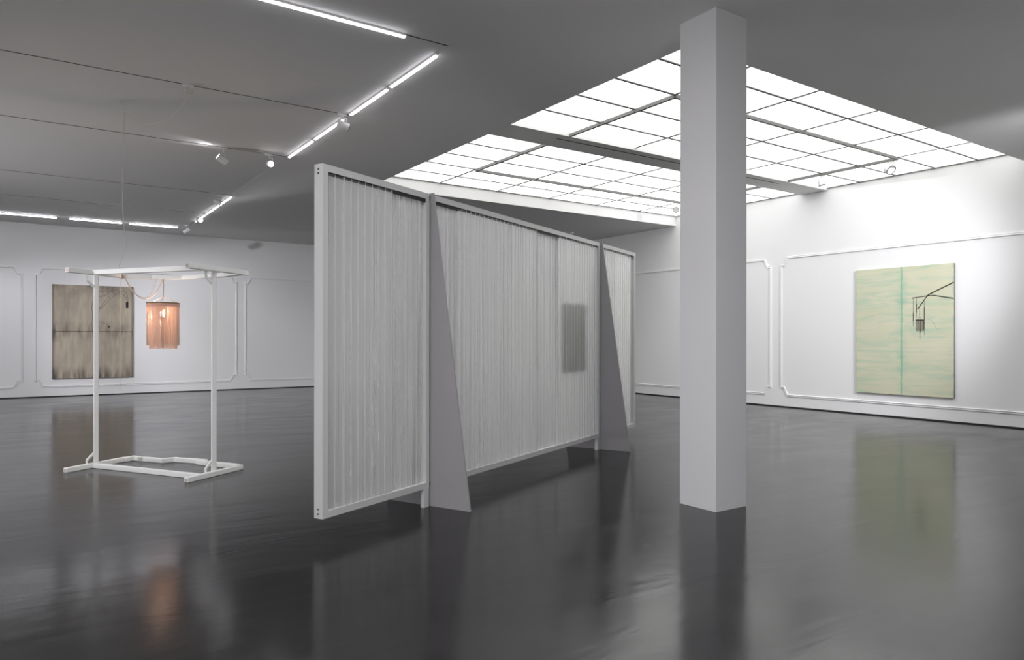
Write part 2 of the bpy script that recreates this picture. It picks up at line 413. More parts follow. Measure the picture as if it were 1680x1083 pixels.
# unseen luminous panes added behind the camera to brighten the room
sk2 = empty('skylight', (BX0, BY0, HS)); tag(sk2, 'added luminous fill ceiling, unseen behind the viewpoint', 'skylight')
nx, ny = 6, 4; px_, py_ = (BX1 - BX0) / nx, (BY1 - BY0) / ny
pane0 = None
for i in range(nx):
    for j in range(ny):
        if pane0 is None: o = pane0 = MB().box(-px_ / 2 + .003, px_ / 2 - .003, -py_ / 2 + .003, py_ / 2 - .003, 0, .012).build('glass_pane', M_fillpane, sk2)
        else: o = pane0.copy(); col.objects.link(o); o.parent = sk2
        o.location = ((i + .5) * px_, (j + .5) * py_, 0)
for i in range(1, nx): part(MB().box(i * px_ - .013, i * px_ + .013, .002, BY1 - BY0 - .002, -.010, -.001), 'glazing_bar', M_bar, sk2)
for j in range(1, ny): part(MB().box(.002, BX1 - BX0 - .002, j * py_ - .013, j * py_ + .013, -.012, -.001), 'glazing_bar', M_bar, sk2)
# track loop hanging just below the bars
tr = empty('lighting_track', (6.785, 6.235, HS)); tag(tr, 'grey rectangular lighting track running below the skylight panes', 'lighting track')
for (x0, y0, x1, y1) in ((6.785, 6.235, 12.27, 6.235), (12.27, 6.235, 12.27, 8.33), (12.27, 8.93, 12.27, 11.06), (12.27, 11.06, 6.785, 11.06), (6.785, 11.06, 6.785, 8.93), (6.785, 8.33, 6.785, 6.235)):
    a = Vector((x0 - 6.785, y0 - 6.235, -.03)); b = Vector((x1 - 6.785, y1 - 6.235, -.03))
    part(MB().bar(a, b, .042, .036), 'rail', M_barthick, tr)

# ------------------------------------------------------------------ ceiling tracks + led tubes
def ceiling_track(a, b, label, slot=True, w=.024):
    a = Vector(a); b = Vector(b); mid = (a + b) / 2
    e = empty('ceiling_track', mid); A = a - mid; B = b - mid
    part(MB().bar(A + Vector((0, 0, -.001)), B + Vector((0, 0, -.0005)), w, .005), 'profile', M_trackw, e)
    if slot: part(MB().bar(A + Vector((0, 0, -.004)), B + Vector((0, 0, -.004)), .013, .004), 'slot', M_slot, e)
    return tag(e, label, 'lighting track', 'recessed lighting tracks in the ceiling')
Xr = 3.375
ceiling_track((XN + .3, 8.62, H), (Xr, 8.62, H), 'recessed ceiling track that carries the pale junction box')
ceiling_track((XN + .3, 11.155, H), (Xr, 11.155, H), 'recessed ceiling track that carries the glaring spotlight')
ceiling_track((XN + .3, 14.78, H), (Xr, 14.78, H), 'recessed ceiling track, third one from the left wall')
ceiling_track((XN + .3, 17.32, H), (Xr, 17.32, H), 'thin recessed ceiling track nearest the tube row along the left wall')
ceiling_track((XN + .3, 19.82, H), (Xr, 19.82, H), 'recessed ceiling track above the tube lights along the left wall')
ceiling_track((XN + .3, 6.03, H), (Xr, 6.03, H), 'recessed ceiling track with the long tube light at the top of the photo')
ceiling_track((Xr, 5.95, H), (Xr, 18.5, H), 'pale ceiling track carrying the diagonal row of tube lights', slot=False, w=.05)
ceiling_track((Xr, 18.5, H - .001), (Xr, 19.9, H - .001), 'short black slotted end of the diagonal ceiling track')

def led(a, b, label, group, mt=None):
    a = Vector(a); b = Vector(b); mid = (a + b) / 2; mid.z = H
    e = empty('ceiling_tube_light', mid); A = a - mid; B = b - mid
    up = Vector((0, 0, 1))
    part(MB().bar(A + up * (-.0105), B + up * (-.0105), .036, .021), 'housing', M_white, e)
    t = (B - A).normalized() * .012
    part(MB().bar(A + t + up * -.028, B - t + up * -.028, .034, .014), 'glowing_tube', mt or M_led, e, bevel=.004)
    return tag(e, label, 'light', group)
g1 = 'tube lights of the diagonal ceiling row'
for (y0, y1), lb in zip(((6.25, 7.34), (7.43, 8.54), (8.79, 9.89), (9.98, 11.10), (14.88, 16.03), (16.09, 17.26), (17.40, 18.55)),
    ('nearest and largest tube light of the diagonal row, by the track corner', 'second nearest tube light of the diagonal row, ending just above a spotlight',
     'tube light of the diagonal row starting behind the white spotlight', 'tube light of the diagonal row just right of the glaring spotlight',
     'small far tube light just beyond the gap in the diagonal row', 'small far tube light in the middle of the far diagonal group', 'short far tube light partly hidden behind the lit far spotlight')):
    led((Xr, y0, H), (Xr, y1, H), lb, g1)
g2 = 'tube lights along the left wall'
for (x0, x1), lb in zip(((-.60, .58), (.82, 1.93), (2.08, 3.19)),
    ('tube light along the left wall, cut by the left edge of the photo', 'tube light along the left wall, middle of three, left of the hanging cord', 'tube light along the left wall, right of the hanging cord')):
    led((x0, 19.82, H), (x1, 19.82, H), lb, g2, M_ledw)
for x0 in (-4.2, -3.0, -1.8):  # extra unseen tubes added for more light
    led((x0, 19.82, H), (x0 + 1.11, 19.82, H), 'added tube light continuing the left wall row out of view', g2, M_ledw)
led((1.30, 6.035, H), (2.93, 6.035, H), 'long bright tube light at the very top of the photo', 'tube lights of the near ceiling row')
for q in range(8):  # this whole row is added out of view as fill light
    led((-4.7, 7.0 + q * 1.2, H), (-4.7, 8.1 + q * 1.2, H), 'added fill tube light on the ceiling, out of view to the left', 'added tube lights out of view', M_ledw)
led((-.35, 6.035, H), (1.27, 6.035, H), 'added long tube light of the near row outside the frame', 'tube lights of the near ceiling row')  # one more unseen tube added for light

# ------------------------------------------------------------------ spotlights
UPL = [(-3.2, 5.6, (1.4, .1, 1), 60), (-3.2, 10.0, (1.4, 0, 1), 60), (-4.7, 13.0, (2.4, .2, 1), 540), (1.5, -1.5, (.3, .7, 1), 120), (9.5, .8, (0, .35, 1), 100)]  # unseen uplights added to lift the ceiling brightness
def spotlight(x, y, z, along, aim, label, r=.05, ln=.15, lit=True, drop=.10, power=0, ang=40, side=0.0, lens_mat=None, group='track spotlights on the ceiling tracks'):
    """along: unit vector of the track, aim: world direction of the beam"""
    e = empty('spotlight', (x, y, z)); al = Vector(along)
    part(MB().bar(al * -.07 + Vector((0, 0, -.018)), al * .05 + Vector((0, 0, -.018)), .03, .024), 'adapter', M_white, e, bevel=.003)
    part(MB().bar(al * .0 + Vector((0, 0, -.03)), al * .0 + Vector((0, 0, -drop * .55)), .014, .014).bar(al * -.012 + Vector((0, 0, -drop * .55)), al * (.05 + side) + Vector((0, 0, -drop * .55)), .014, .012)
         .bar(al * (.05 + side) + Vector((0, 0, -drop * .5)), al * (.05 + side) + Vector((0, 0, -drop - .02)), .014, .010), 'arm', M_white, e)
    d = Vector(aim).normalized(); c0 = al * (.01 + side) + Vector((0, 0, -drop - .04))
    a = c0 - d * ln * .5; b = c0 + d * ln * .5
    body = part(MB().tube([a, a + d * .006, b - d * .001, b], r, 20, rr=[r * .9, r, r, r * .97]), 'housing', M_white, e)
    part(MB().tube([b - d * .004, b + d * .004], r * 1.02, 20, caps=False).tube([b + d * .004, b - d * .004], r * .88, 20, caps=False)
         .tube([b + d * .0035, b + d * .004], r * .95, 20, rr=[r * 1.02, r * .88], caps=False), 'rim', M_darkring, e)
    part(MB().tube([b + d * .0005, b + d * .002], r * .86, 20), 'lens', (lens_mat or M_lens) if lit else M_lensoff, e)
    if power:
        ld = bpy.data.lights.new('spotlight_beam', 'SPOT'); ld.energy = power; ld.spot_size = R(ang); ld.spot_blend = .6; ld.shadow_soft_size = r * .8
        ld.color = (.96, .945, 1)
        lo = bpy.data.objects.new('spotlight_beam', ld); col.objects.link(lo); lo.parent = e
        lo.location = b + d * .012; lo.rotation_euler = d.to_track_quat('-Z', 'Y').to_euler()
    return tag(e, label, 'spotlight', group)
X_ = (1, 0, 0)
spotlight(3.30, 8.62, H, X_, (10.3, -1.8, -2.6), 'white cylindrical spotlight hanging where the second track meets the diagonal row', power=60, ang=26, drop=.11)
spotlight(3.09, 11.155, H, X_, (-.9, -8.0, -2.2), 'glaring spotlight pointing at the camera, above the left end of the screen', power=14, ang=38, drop=.11, lens_mat=emit('glaring_lens', (1, .97, .95), 20))
spotlight(2.42, 11.155, H, X_, (-.80, -.10, .50), 'unlit-looking spotlight tilted up so its beam grazes the ceiling', power=5, ang=70, drop=.15, side=-.03)
spotlight(3.09, 14.78, H, X_, (.75, -.35, -.40), 'small far spotlight turned right beside the far tube lights', power=220, ang=50, drop=.13)
spotlight(3.22, 17.32, H, X_, (.20, -1, -.24), 'small far spotlight with its round lens lit towards the camera', power=800, ang=40, drop=.12, r=.06)
spotlight(3.30, 19.30, H, X_, (-.55, .3, -.40), 'farthest spotlight, dark, at the end of the diagonal row', drop=.12, ln=.18, lit=False)
Y_ = (0, 1, 0)
spotlight(12.27, 6.36, HS - .048, Y_, (-.25, -.75, -.62), 'white drum spotlight at the corner of the skylight track, right of the pillar', r=.085, ln=.09, lit=False, drop=.09, group='white spotlights below the skylight')
spotlight(12.27, 7.63, HS - .048, Y_, (.15, -.2, -1), 'small white spotlight below the skylight near the end of its beam', r=.065, ln=.11, lit=False, drop=.09, group='white spotlights below the skylight')
spotlight(12.07, 11.06, HS - .048, X_, (-.75, -.55, -.45), 'white spotlight below the skylight at the left edge of the pillar', r=.065, ln=.11, lit=False, drop=.10, group='white spotlights below the skylight')

for x, tx, pw in ((-1.3, 3.4, 580), (-1.6, 6.4, 950), (-2.2, .8, 480), (-3.4, -1.5, 300)):  # unseen spotlights added to brighten the left wall
    spotlight(x, 14.78, H, X_, (tx - x, 6.5, -3.5), 'added track spotlight brightening the left wall from out of view', power=pw, ang=48, group='added spotlights out of view')
def uplight(x, y, aim, power):
    e = empty('fill_uplight', (x, y, 0)); d = Vector(aim).normalized()
    part(MB().tube([(0, 0, 0), (0, 0, .012), (0, 0, .03)], .11, 24, rr=[.11, .11, .07]), 'base', M_white, e, bevel=.001)
    part(MB().tube([(0, 0, .02), (0, 0, .20)], .014, 12), 'stem', M_white, e)
    c0 = Vector((0, 0, .24))
    part(MB().tube([c0 - d * .07, c0 - d * .06, c0 + d * .07], .06, 20, rr=[.04, .055, .07]), 'housing', M_white, e)
    part(MB().tube([c0 + d * .0705, c0 + d * .073], .062, 20), 'lens', M_lens, e)
    ld = bpy.data.lights.new('fill_uplight_beam', 'SPOT'); ld.energy = power; ld.spot_size = R(125); ld.spot_blend = 1; ld.shadow_soft_size = .22; ld.color = (1, .985, .98)
    lo = bpy.data.objects.new('fill_uplight_beam', ld); col.objects.link(lo); lo.parent = e
    lo.location = c0 + d * .09; lo.rotation_euler = d.to_track_quat('-Z', 'Y').to_euler()
    tag(e, 'small added uplight brightening the ceiling from out of view', 'fill lamp', 'added uplights out of view')
for x, y, aim, pw in UPL: uplight(x, y, aim, pw)
spotlight(-3.0, 8.62, H, X_, (4.2, .5, -3.4), 'added track spotlight brightening the white stand from out of view', power=420, ang=44, group='added spotlights out of view')  # extra unseen lamp put in to brighten the stand
for x, y, aim, pw in ((9.6, 1.6, (4.0, 9.5, -3.4), 480), (10.4, 1.2, (3.2, 12.5, -3.4), 980), (11.0, .8, (2.6, 5.6, -2.9), 160)):  # spotlights added out of view to lift the right wall
    spotlight(x, y, H, X_, aim, 'added ceiling spotlight brightening the right wall from out of view', power=pw, ang=58, group='added spotlights beyond the right edge')
# small detector on the far ceiling
e = empty('ceiling_detector', (12.11, 14.8, H)); tag(e, 'small round detector on the far ceiling above the screen', 'detector')
part(MB().tube([(0, 0, .002), (0, 0, -.012)], .06, 20), 'base_plate', M_white, e)
part(MB().tube([(0, 0, -.012), (0, 0, -.04)], .04, 20, rr=[.045, .03]), 'sensor', M_white, e)

# ------------------------------------------------------------------ translucent screen
TH = R(24.8); LEN0, LEN1, HB = -1.305, 5.055, .0425
scr = empty('partition_screen', (2.954, 5.65, 0), TH)      # local x along the screen, local -y towards the camera
tag(scr, 'long free-standing screen of ribbed translucent plastic in a grey metal frame', 'partition screen')
Z0, Z1 = .166, 2.783
RW = .052
def segment(s0, s1, left_w, right_w):
    for z0, z1, nm in ((Z1 - RW, Z1, 'top_rail'), (Z0, Z0 + RW, 'bottom_rail')):
        m = MB()
        if nm == 'top_rail':
            m.box(s0, s1, -HB, -HB + .006, z0, z1); m.box(s0, s1, HB - .006, HB, z0, z1); m.box(s0, s1, -HB + .006, HB - .006, z1 - .006, z1)
            m.box(s0, s1, -.004, .004, z0 + .012, z1 - .006)
        else:
            m.box(s0, s1, -HB, -HB + .006, z0, z1); m.box(s0, s1, HB - .006, HB, z0, z1); m.box(s0, s1, -HB + .006, HB - .006, z0, z0 + .006)
            m.box(s0, s1, -.004, .004, z0 + .006, z1 - .012)
        part(m, nm, M_alu, scr)
    for a, b in ((s0, s0 + left_w), (s1 - right_w, s1)):
        z0, z1 = (Z0, Z1)
        part(MB().box(a - .0005, b, -HB - .0006, HB + .0006, z0 - .0004, z1 + .0004), 'stile', M_alu, scr, bevel=.0012)
segment(LEN0, -.024, .055, .045)
segment(.024, 3.732, .045, .045)
segment(3.768, LEN1, .045, .055)
for z in (2.745, 2.715, .235, .20):
    part(MB().tube([(LEN0 - .0035, .0, z), (LEN0 + .001, .0, z)], .007, 12), 'screw', M_screw, scr)
PITCH = .0785
def sheet(s0, s1, yc, solid_shade=False, clear=False, th=.013):
    """multiwall sheet: clear front skin, milky rear skin, white webs between them"""
    z0 = Z0 + .014; z1 = Z1 - .014; m = MB(); mi = []
    def quad(x0, y0, x1, y1, k): m.add([(x0, y0, z0), (x1, y1, z0), (x1, y1, z1), (x0, y0, z1)], [(0, 1, 2, 3)]); mi.append(k)
    quad(s0, yc - th / 2, s1, yc - th / 2, 0); quad(s0, yc + th / 2, s1, yc + th / 2, 1)
    n = max(1, round((s1 - s0) / PITCH)); st = (s1 - s0) / n
    for i in range(n + 1):
        x = s0 + i * st; x = min(max(x, s0 + .003), s1 - .003)
        m.box(x - .0022, x + .0022, yc - th / 2 + .0008, yc + th / 2 - .0008, z0, z1); mi += [2] * 6
    o = m.build('plastic_sheet', M_sheetF, scr, recalc=False)
    o.data.materials.append(M_sheetC if clear else M_sheetG); o.data.materials.append(M_web)
    for p, k in zip(o.data.polygons, mi): p.material_index = k
    y = yc - th / 2 - .006 if solid_shade else yc - .001
    d = .032 if solid_shade else .022  # black strip stands in for the shade inside the top rail channel
    if solid_shade: part(MB().box(s0, s1, -HB + .007, -HB + .010, Z1 - RW - d, Z1 - RW + .006), 'rail_shade_strip', M_slot, scr)
    else: part(MB().box(s0 + .006, s1 - .006, y, y + .002, Z1 - RW - d, Z1 - RW + .006), 'rail_shade_strip', M_slot, scr)
    part(MB().box(s0, s1, -HB + .008, yc - th / 2 - .001, Z0 + RW - .006, Z0 + RW + .001), 'bottom_strip', M_standw, scr)
    return o
F, B_ = -.020, .004
sheet(LEN0 + .056, -1.066, F, clear=True)
sheet(-1.064, -.512, F)
sheet(-.510, -.070, B_, True)
sheet(.070, .425, B_, True)
sheet(.427, 1.995, F)
sheet(1.998, 2.522, B_, True, clear=True)
sheet(2.525, 3.686, F)
sheet(3.814, 4.90, F)
sheet(4.902, LEN1 - .056, B_)
for x in (-.511, .426, 1.9965, 2.5235, 4.901):
    part(MB().box(x - .004, x + .004, F - .0065, B_ + .0065, Z0 + .014, Z1 - .014), 'joint_strip', M_web, scr)
# triangular fins that hold it up
for s in (0.0, 3.75):
    M = Matrix(((0, 0, 1, s), (1, 0, 0, 0), (0, 1, 0, 0), (0, 0, 0, 1)))      # poly (y, z) -> extruded along x
    fin = MB().prism([(-.467, .006), (.467, .006), (.072, 2.79), (-.072, 2.79)], -.004, .0, M)
    fin.box(-.004 + s, .036 + s, -.467, .467, .0005, .006)                    # folded foot
    fin.prism([(-.467, .006), (-.46, .006), (-.066, 2.79), (-.072, 2.79)], .0, .014, M)
    f_ = part(fin, 'support_fin', M_fin, scr)
    lg = part(MB().box(s - .095, s - .028, -HB, .0, 0, Z0 + .002), 'leg', M_alu, scr, bevel=.002)
    part(MB().tube([(s - .014, -.02, Z0 + .01), (s - .002, -.02, Z0 + .01)], .008, 10), 'bolt', M_screw, scr)
    part(MB().box(s - .026, s - .004, -HB + .004, HB - .004, Z0 + .02, Z0 + .05).box(s - .026, s - .004, -HB + .004, HB - .004, Z1 - .05, Z1 - .02), 'bracket', M_slot, scr)

# dark canvas hanging close behind the screen
u = Vector((math.cos(TH), math.sin(TH), 0)); nb = Vector((-math.sin(TH), math.cos(TH), 0))
base = Vector((2.954, 5.65, 0)) + u * 2.997 + nb * .026 + Vector((0, 0, 1.082))
dc = empty('dark_canvas', base, TH)
tag(dc, 'blurred dark rectangular picture seen through the ribs behind the screen', 'picture')
part(MB().box(-.342, .342, -.014, .014, 0, .858), 'canvas', M_back, dc, bevel=.003)
part(MB().tube([(-.25, .0, .84), (-.25, -.010, 1.40), (-.25, -.010, 1.675)], .002, 6).tube([(.25, .0, .84), (.25, -.010, 1.40), (.25, -.010, 1.675)], .002, 6), 'hanging_wire', M_screw, dc)

# ------------------------------------------------------------------ pictures on the walls
# left, smoky canvas (local x along wall, z up, front at -y)
pic = empty('smoky_painting', (1.423, YL, .452))
tag(pic, 'tall smoky brown and grey painting on the left wall, behind the white stand', 'painting')
cv = part(MB().box(-.905, .905, -.045, -.002, 0, 2.40), 'canvas', M_brown, pic, bevel=.003)
def flat_line(pts, w, y, taper=False):
    m = MB()
    for i in range(len(pts) - 1):
        a, b = Vector((pts[i][0], 0, pts[i][1])), Vector((pts[i + 1][0], 0, pts[i + 1][1]))
        t = (b - a).normalized(); nn = Vector((-t.z, 0, t.x)) * w / 2
        vs = [a - nn, b - nn, b + nn, a + nn]
        m.add([v + Vector((0, y, 0)) for v in vs] + [v + Vector((0, y + .0025, 0)) for v in vs], [(0, 1, 2, 3), (7, 6, 5, 4), (0, 4, 5, 1), (1, 5, 6, 2), (2, 6, 7, 3), (3, 7, 4, 0)])
    return m
def smooth(pts, n=6):
    out = []
    P = [pts[0]] + list(pts) + [pts[-1]]
    for i in range(1, len(P) - 2):
        for q in range(n):
            t = q / n
            out.append(tuple(.5 * (2 * P[i][k] + (P[i + 1][k] - P[i - 1][k]) * t + (2 * P[i - 1][k] - 5 * P[i][k] + 4 * P[i + 1][k] - P[i + 2][k]) * t * t + (-P[i - 1][k] + 3 * P[i][k] - 3 * P[i + 1][k] + P[i + 2][k]) * t ** 3) for k in range(len(pts[0]))))
    out.append(tuple(pts[-1])); return out
zz = .452
for pts in ([(.0, 2.44), (.114, 2.547), (.284, 2.629), (.46, 2.775), (.593, 2.69), (.727, 2.593), (.772, 2.442)],
            [(.121, 2.273), (.197, 2.287), (.328, 2.466), (.482, 2.61), (.649, 2.723), (.727, 2.695), (.784, 2.57), (.777, 2.442)],
            [(.05, 2.12), (.164, 2.299), (.284, 2.503), (.372, 2.594)],
            [(-.02, 2.62), (.114, 2.693), (.284, 2.714), (.46, 2.716)],
            [(-.03, 1.99), (.115, 1.947), (.197, 1.886), (.285, 1.849), (.342, 1.787)],
            [(-.03, 2.418), (-.045, 2.244), (-.03, 2.095), (-.04, 1.796), (-.008, 1.497)]):
    part(flat_line([(x, z - zz) for x, z in smooth(pts)], .009, -.0475), 'painted_wire', M_inkthin, pic)
part(MB().box(.735, .795, -.0485, -.044, 2.284 - zz, 2.446 - zz), 'black_mark', M_black, pic, bevel=.0015)
m = MB(); cx, cz = .342, 1.782 - zz
vs = [(cx + .021 * math.cos(2 * math.pi * i / 20), -.0485, cz + .021 * math.sin(2 * math.pi * i / 20)) for i in range(20)]
m.add(vs + [(a, -.0445, c_) for a, _, c_ in vs], [tuple(range(20)), tuple(reversed(range(20, 40)))] + [(i, (i + 1) % 20, 20 + (i + 1) % 20, 20 + i) for i in range(20)])
part(m, 'black_dot', M_black, pic)

# right, green canvas (local x = towards the camera's right, front faces -X world)
gp = empty('green_painting', (XR, 6.80, .435), R(-90))      # local x -> world -Y, local -y -> world -X
tag(gp, 'large pale green painting with teal streaks on the right wall', 'painting')
part(MB().box(-.897, .897, -.045, -.002, 0, 2.41), 'canvas', M_green, gp, bevel=.004)
part(MB().box(.8975, .8995, -.040, -.003, .01, 2.40), 'canvas_edge', M_cside, gp)
zz = .435
def g_line(name, pts, w, mat): return part(flat_line([(x, z - zz) for x, z in pts], w, -.0475), name, mat, gp)
g_line('painted_bar', [(.895, 2.498), (.479, 2.302), (.441, 2.267)], .022, M_ink)
g_line('painted_bar', [(.441, 2.267), (.278, 2.039)], .016, M_ink)
g_line('painted_bar', [(.895, 2.211), (.563, 2.282)], .018, M_ink)
g_line('painted_bar', [(.563, 2.282), (.468, 2.281), (.176, 2.248)], .014, M_ink)
for x, z0, z1, zm in ((.201, 2.25, 1.72, 1.98), (.259, 2.255, 1.88, 2.14), (.396, 2.21, 1.56, 2.07), (.315, 2.08, 1.896, 1.97)):
    g_line('painted_string', [(x, z0), (x, z1)], .006, M_ink2)
    if x != .315: g_line('painted_tassel', [(x, zm), (x, z1 + .10)], .013, M_inkthin)
g_line('painted_hook', [(.282, 1.867), (.315, 1.896), (.347, 1.866)], .007, M_ink2)
g_line('painted_lantern_top', [(.247, 1.840), (.386, 1.838)], .022, M_ink)
for i, x in enumerate([.249, .263, .277, .291, .305, .335, .349, .363, .377, .386]):
    g_line('painted_fringe', [(x, 1.835), (x, 1.645 - .012 * (i % 3))], .008, M_inkthin if i % 2 else M_ink2)
g_line('painted_tail', [(.321, 1.83), (.321, 1.60)], .013, M_ink); g_line('painted_tail', [(.321, 1.60), (.321, 1.48)], .007, M_inkthin)
g_line('painted_curl', smooth([(.46, 1.85), (.51, 1.833), (.564, 1.775), (.591, 1.703), (.671, 1.653)]), .007, M_tealink)

# ------------------------------------------------------------------ white tube stand
O = Vector((1.2, 8.9, 0))
st = empty('white_tube_stand', O); tag(st, 'open white frame stand of square tubes, two posts with base and top frame', 'stand')
W = .055
def bars(name, pts, z, w=W, ends=()):
    """one welded run of square tube"""
    q = [Vector((x, y, z)) - O for x, y in pts]; m = MB()
    # mitred run
    vs = []; n = len(q)
    for i in range(n):
        d0 = (q[i] - q[i - 1]).normalized() if i else (q[1] - q[0]).normalized()
        d1 = (q[i + 1] - q[i]).normalized() if i < n - 1 else d0
        n0 = Vector((-d0.y, d0.x, 0)); n1 = Vector((-d1.y, d1.x, 0)); b = n0 + n1; b = b / max(.4, b.dot(n0))
        for sx, sz in ((-1, -1), (1, -1), (1, 1), (-1, 1)):
            vs.append(q[i] + b * (sx * w / 2) + Vector((0, 0, sz * w / 2)))
    fs = [(3, 2, 1, 0), tuple(4 * (n - 1) + k_ for k_ in range(4))]
    for i in range(n - 1):
        for k_ in range(4): fs.append((4 * i + k_, 4 * i + (k_ + 1) % 4, 4 * i + 4 + (k_ + 1) % 4, 4 * i + 4 + k_))
    m.add(vs, fs); o = part(m, name, M_standw, st, bevel=.007)
    for i in ends:
        d0 = (q[0] - q[1]).normalized() if i == 0 else (q[-1] - q[-2]).normalized()
        c_ = q[0] if i == 0 else q[-1]
        part(MB().bar(c_ - d0 * .004, c_ + d0 * .0015, w * .62, w * .62), 'end_plug', M_end, o)
    return o
zb_ = W / 2
bars('base_runner', [(.345, 9.26), (.625, 9.46)], zb_, ends=(0,))
bars('base_runner', [(1.352, 7.925), (2.015, 8.385)], zb_, ends=(0,))
bars('base_front_bar', [(.625, 9.46), (1.50, 8.075)], zb_)
bars('base_rear_bar', [(.625, 9.46), (.965, 9.71), (.995, 9.70), (1.072, 9.745), (1.335, 9.345), (1.475, 9.345), (1.50, 9.30), (1.755, 8.975)], zb_)
bars('base_rear_bar', [(1.665, 9.02), (1.725, 8.87), (1.99, 8.45)], zb_)
ZT = 2.215 + W / 2
bars('top_arm', [(.356, 9.145), (.612, 9.33)], ZT, ends=(0,))
bars('top_arm', [(1.352, 7.863), (2.08, 8.42)], ZT, ends=(0,))
bars('top_front_bar', [(.612, 9.33), (1.545, 8.045)], ZT)
bars('top_rear_bar', [(.612, 9.33), (.955, 9.73), (1.15, 9.71), (1.27, 9.70), (1.58, 9.49)], ZT, w=.05)
bars('top_rear_bar', [(1.58, 9.49), (1.81, 9.09), (2.04, 8.42)], ZT, w=.05)
for (x, y), (tx, ty) in (((.658, 9.49), (.62, 9.36)), ((1.672, 8.165), (1.66, 8.13))):
    part(MB().bar(Vector((x, y, W - .01)) - O, Vector((x, y, ZT - W / 2 + .01)) - O, .050, .050), 'post', M_standw, st, bevel=.006)
    # little diagonal braces, bottom and top
    d = Vector((-.83, -.55, 0)).normalized()
    P = Vector((x, y, 0)) - O
    part(MB().bar(P + d * .02 + Vector((0, 0, .17)), P + d * .115 + Vector((0, 0, .095)), .018, .022).bar(P + d * .115 + Vector((0, 0, .10)), P + d * .115 + Vector((0, 0, .045)), .018, .022), 'brace', M_standw, st)
    part(MB().bar(P + d * .02 + Vector((0, 0, ZT - .16)), P + d * .115 + Vector((0, 0, ZT - .085)), .018, .022).bar(P + d * .115 + Vector((0, 0, ZT - .09)), P + d * .115 + Vector((0, 0, ZT - .02)), .018, .022), 'brace', M_standw, st)

# ------------------------------------------------------------------ fringed pendant lamp
LX, LY = 1.385, 9.648
lm = empty('fringed_pendant_lamp', (LX, LY, 1.36)); tag(lm, 'glowing pink fringed pendant lamp hanging from the white stand', 'lamp')
fwd = math.atan2(-8.74 * math.cos(R(34.45)), -8.74 * math.sin(R(34.45)))      # direction lamp -> camera
to_cam = math.atan2(-LY, -LX)
def hexpt(r, k, z): a = to_cam + R(-10 - 60 * k); return Vector((r * math.cos(a), -(-r * math.sin(a)), z))
def hexring(r0, r1, z0, z1):
    m = MB()
    for k_ in range(6):
        a, b = hexpt(r0, k_, 0), hexpt(r0, k_ + 1, 0); c_, d = hexpt(r1, k_ + 1, 0), hexpt(r1, k_, 0)
        vs = [Vector((v.x, v.y, z)) for z in (z0, z1) for v in (a, b, c_, d)]
        m.add(vs, [(0, 1, 2, 3), (7, 6, 5, 4), (0, 4, 5, 1), (1, 5, 6, 2), (2, 6, 7, 3), (3, 7, 4, 0)])
    return m
RH = .196
part(hexring(RH + .006, RH - .022, .560, .574), 'ring', M_brass, lm)
part(hexring(RH + .003, RH + .000, .522, .562), 'band', M_band, lm)
def fringe(r, z0, z1, n, mat, nm):
    m = MB()
    for k_ in range(6):
        a, b = hexpt(r, k_, 0), hexpt(r, k_ + 1, 0)
        for i in range(n):
            t = (i + .5 + random.uniform(-.3, .3)) / n; q = a.lerp(b, t)
            zz_ = z0 + random.uniform(-.006, .012); w = .0021 if nm == 'fringe' else .0020
            sx, sy = random.uniform(-.004, .004), random.uniform(-.004, .004)
            top = [q + Vector((w * math.cos(g), w * math.sin(g), z1)) for g in (0, 2.09, 4.19)]
            bot = [q + Vector((sx + w * 1.2 * math.cos(g), sy + w * 1.2 * math.sin(g), zz_)) for g in (0, 2.09, 4.19)]
            m.add(top + bot, [(0, 1, 4, 3), (1, 2, 5, 4), (2, 0, 3, 5), (3, 4, 5)])
    return part(m, nm, mat, lm)
fringe(RH - .002, .048, .524, 42, M_fringe, 'fringe')
fringe(RH * .84, .004, .555, 34, M_fringe2, 'inner_fringe')
part(MB().tube([(0, 0, .56), (0, 0, .50), (0, 0, .478)], .018, 14), 'socket', M_brass, lm)
part(hexring(.016, .010, .560, .566).bar(hexpt(RH - .01, 0, .564), hexpt(RH - .01, 3, .564), .008, .006).bar(hexpt(RH - .01, 1, .571), hexpt(RH - .01, 4, .571), .008, .006), 'cross_bar', M_brass, lm)
part(MB().tube([(0, 0, .480), (0, 0, .465), (0, 0, .445), (0, 0, .425), (0, 0, .405), (0, 0, .396)], .03, 16, rr=[.013, .017, .028, .031, .022, .006]), 'bulb', M_bulb, lm)
rope = MB().tube([(0, 0, .565), (.002, 0, .654)], .004, 6)
rope.tube([(.002, 0, .654), (.004, .002, .76), (.0, .0, .868)], .0065, 8)
for k_ in (0, 2, 4): rope.tube([(.002, 0, .654), hexpt(RH - .02, k_, .573)], .0028, 6)
rope.sphere((.0, 0, .862), .018, 10, 6)
part(rope, 'suspension_cord', M_rope, lm)
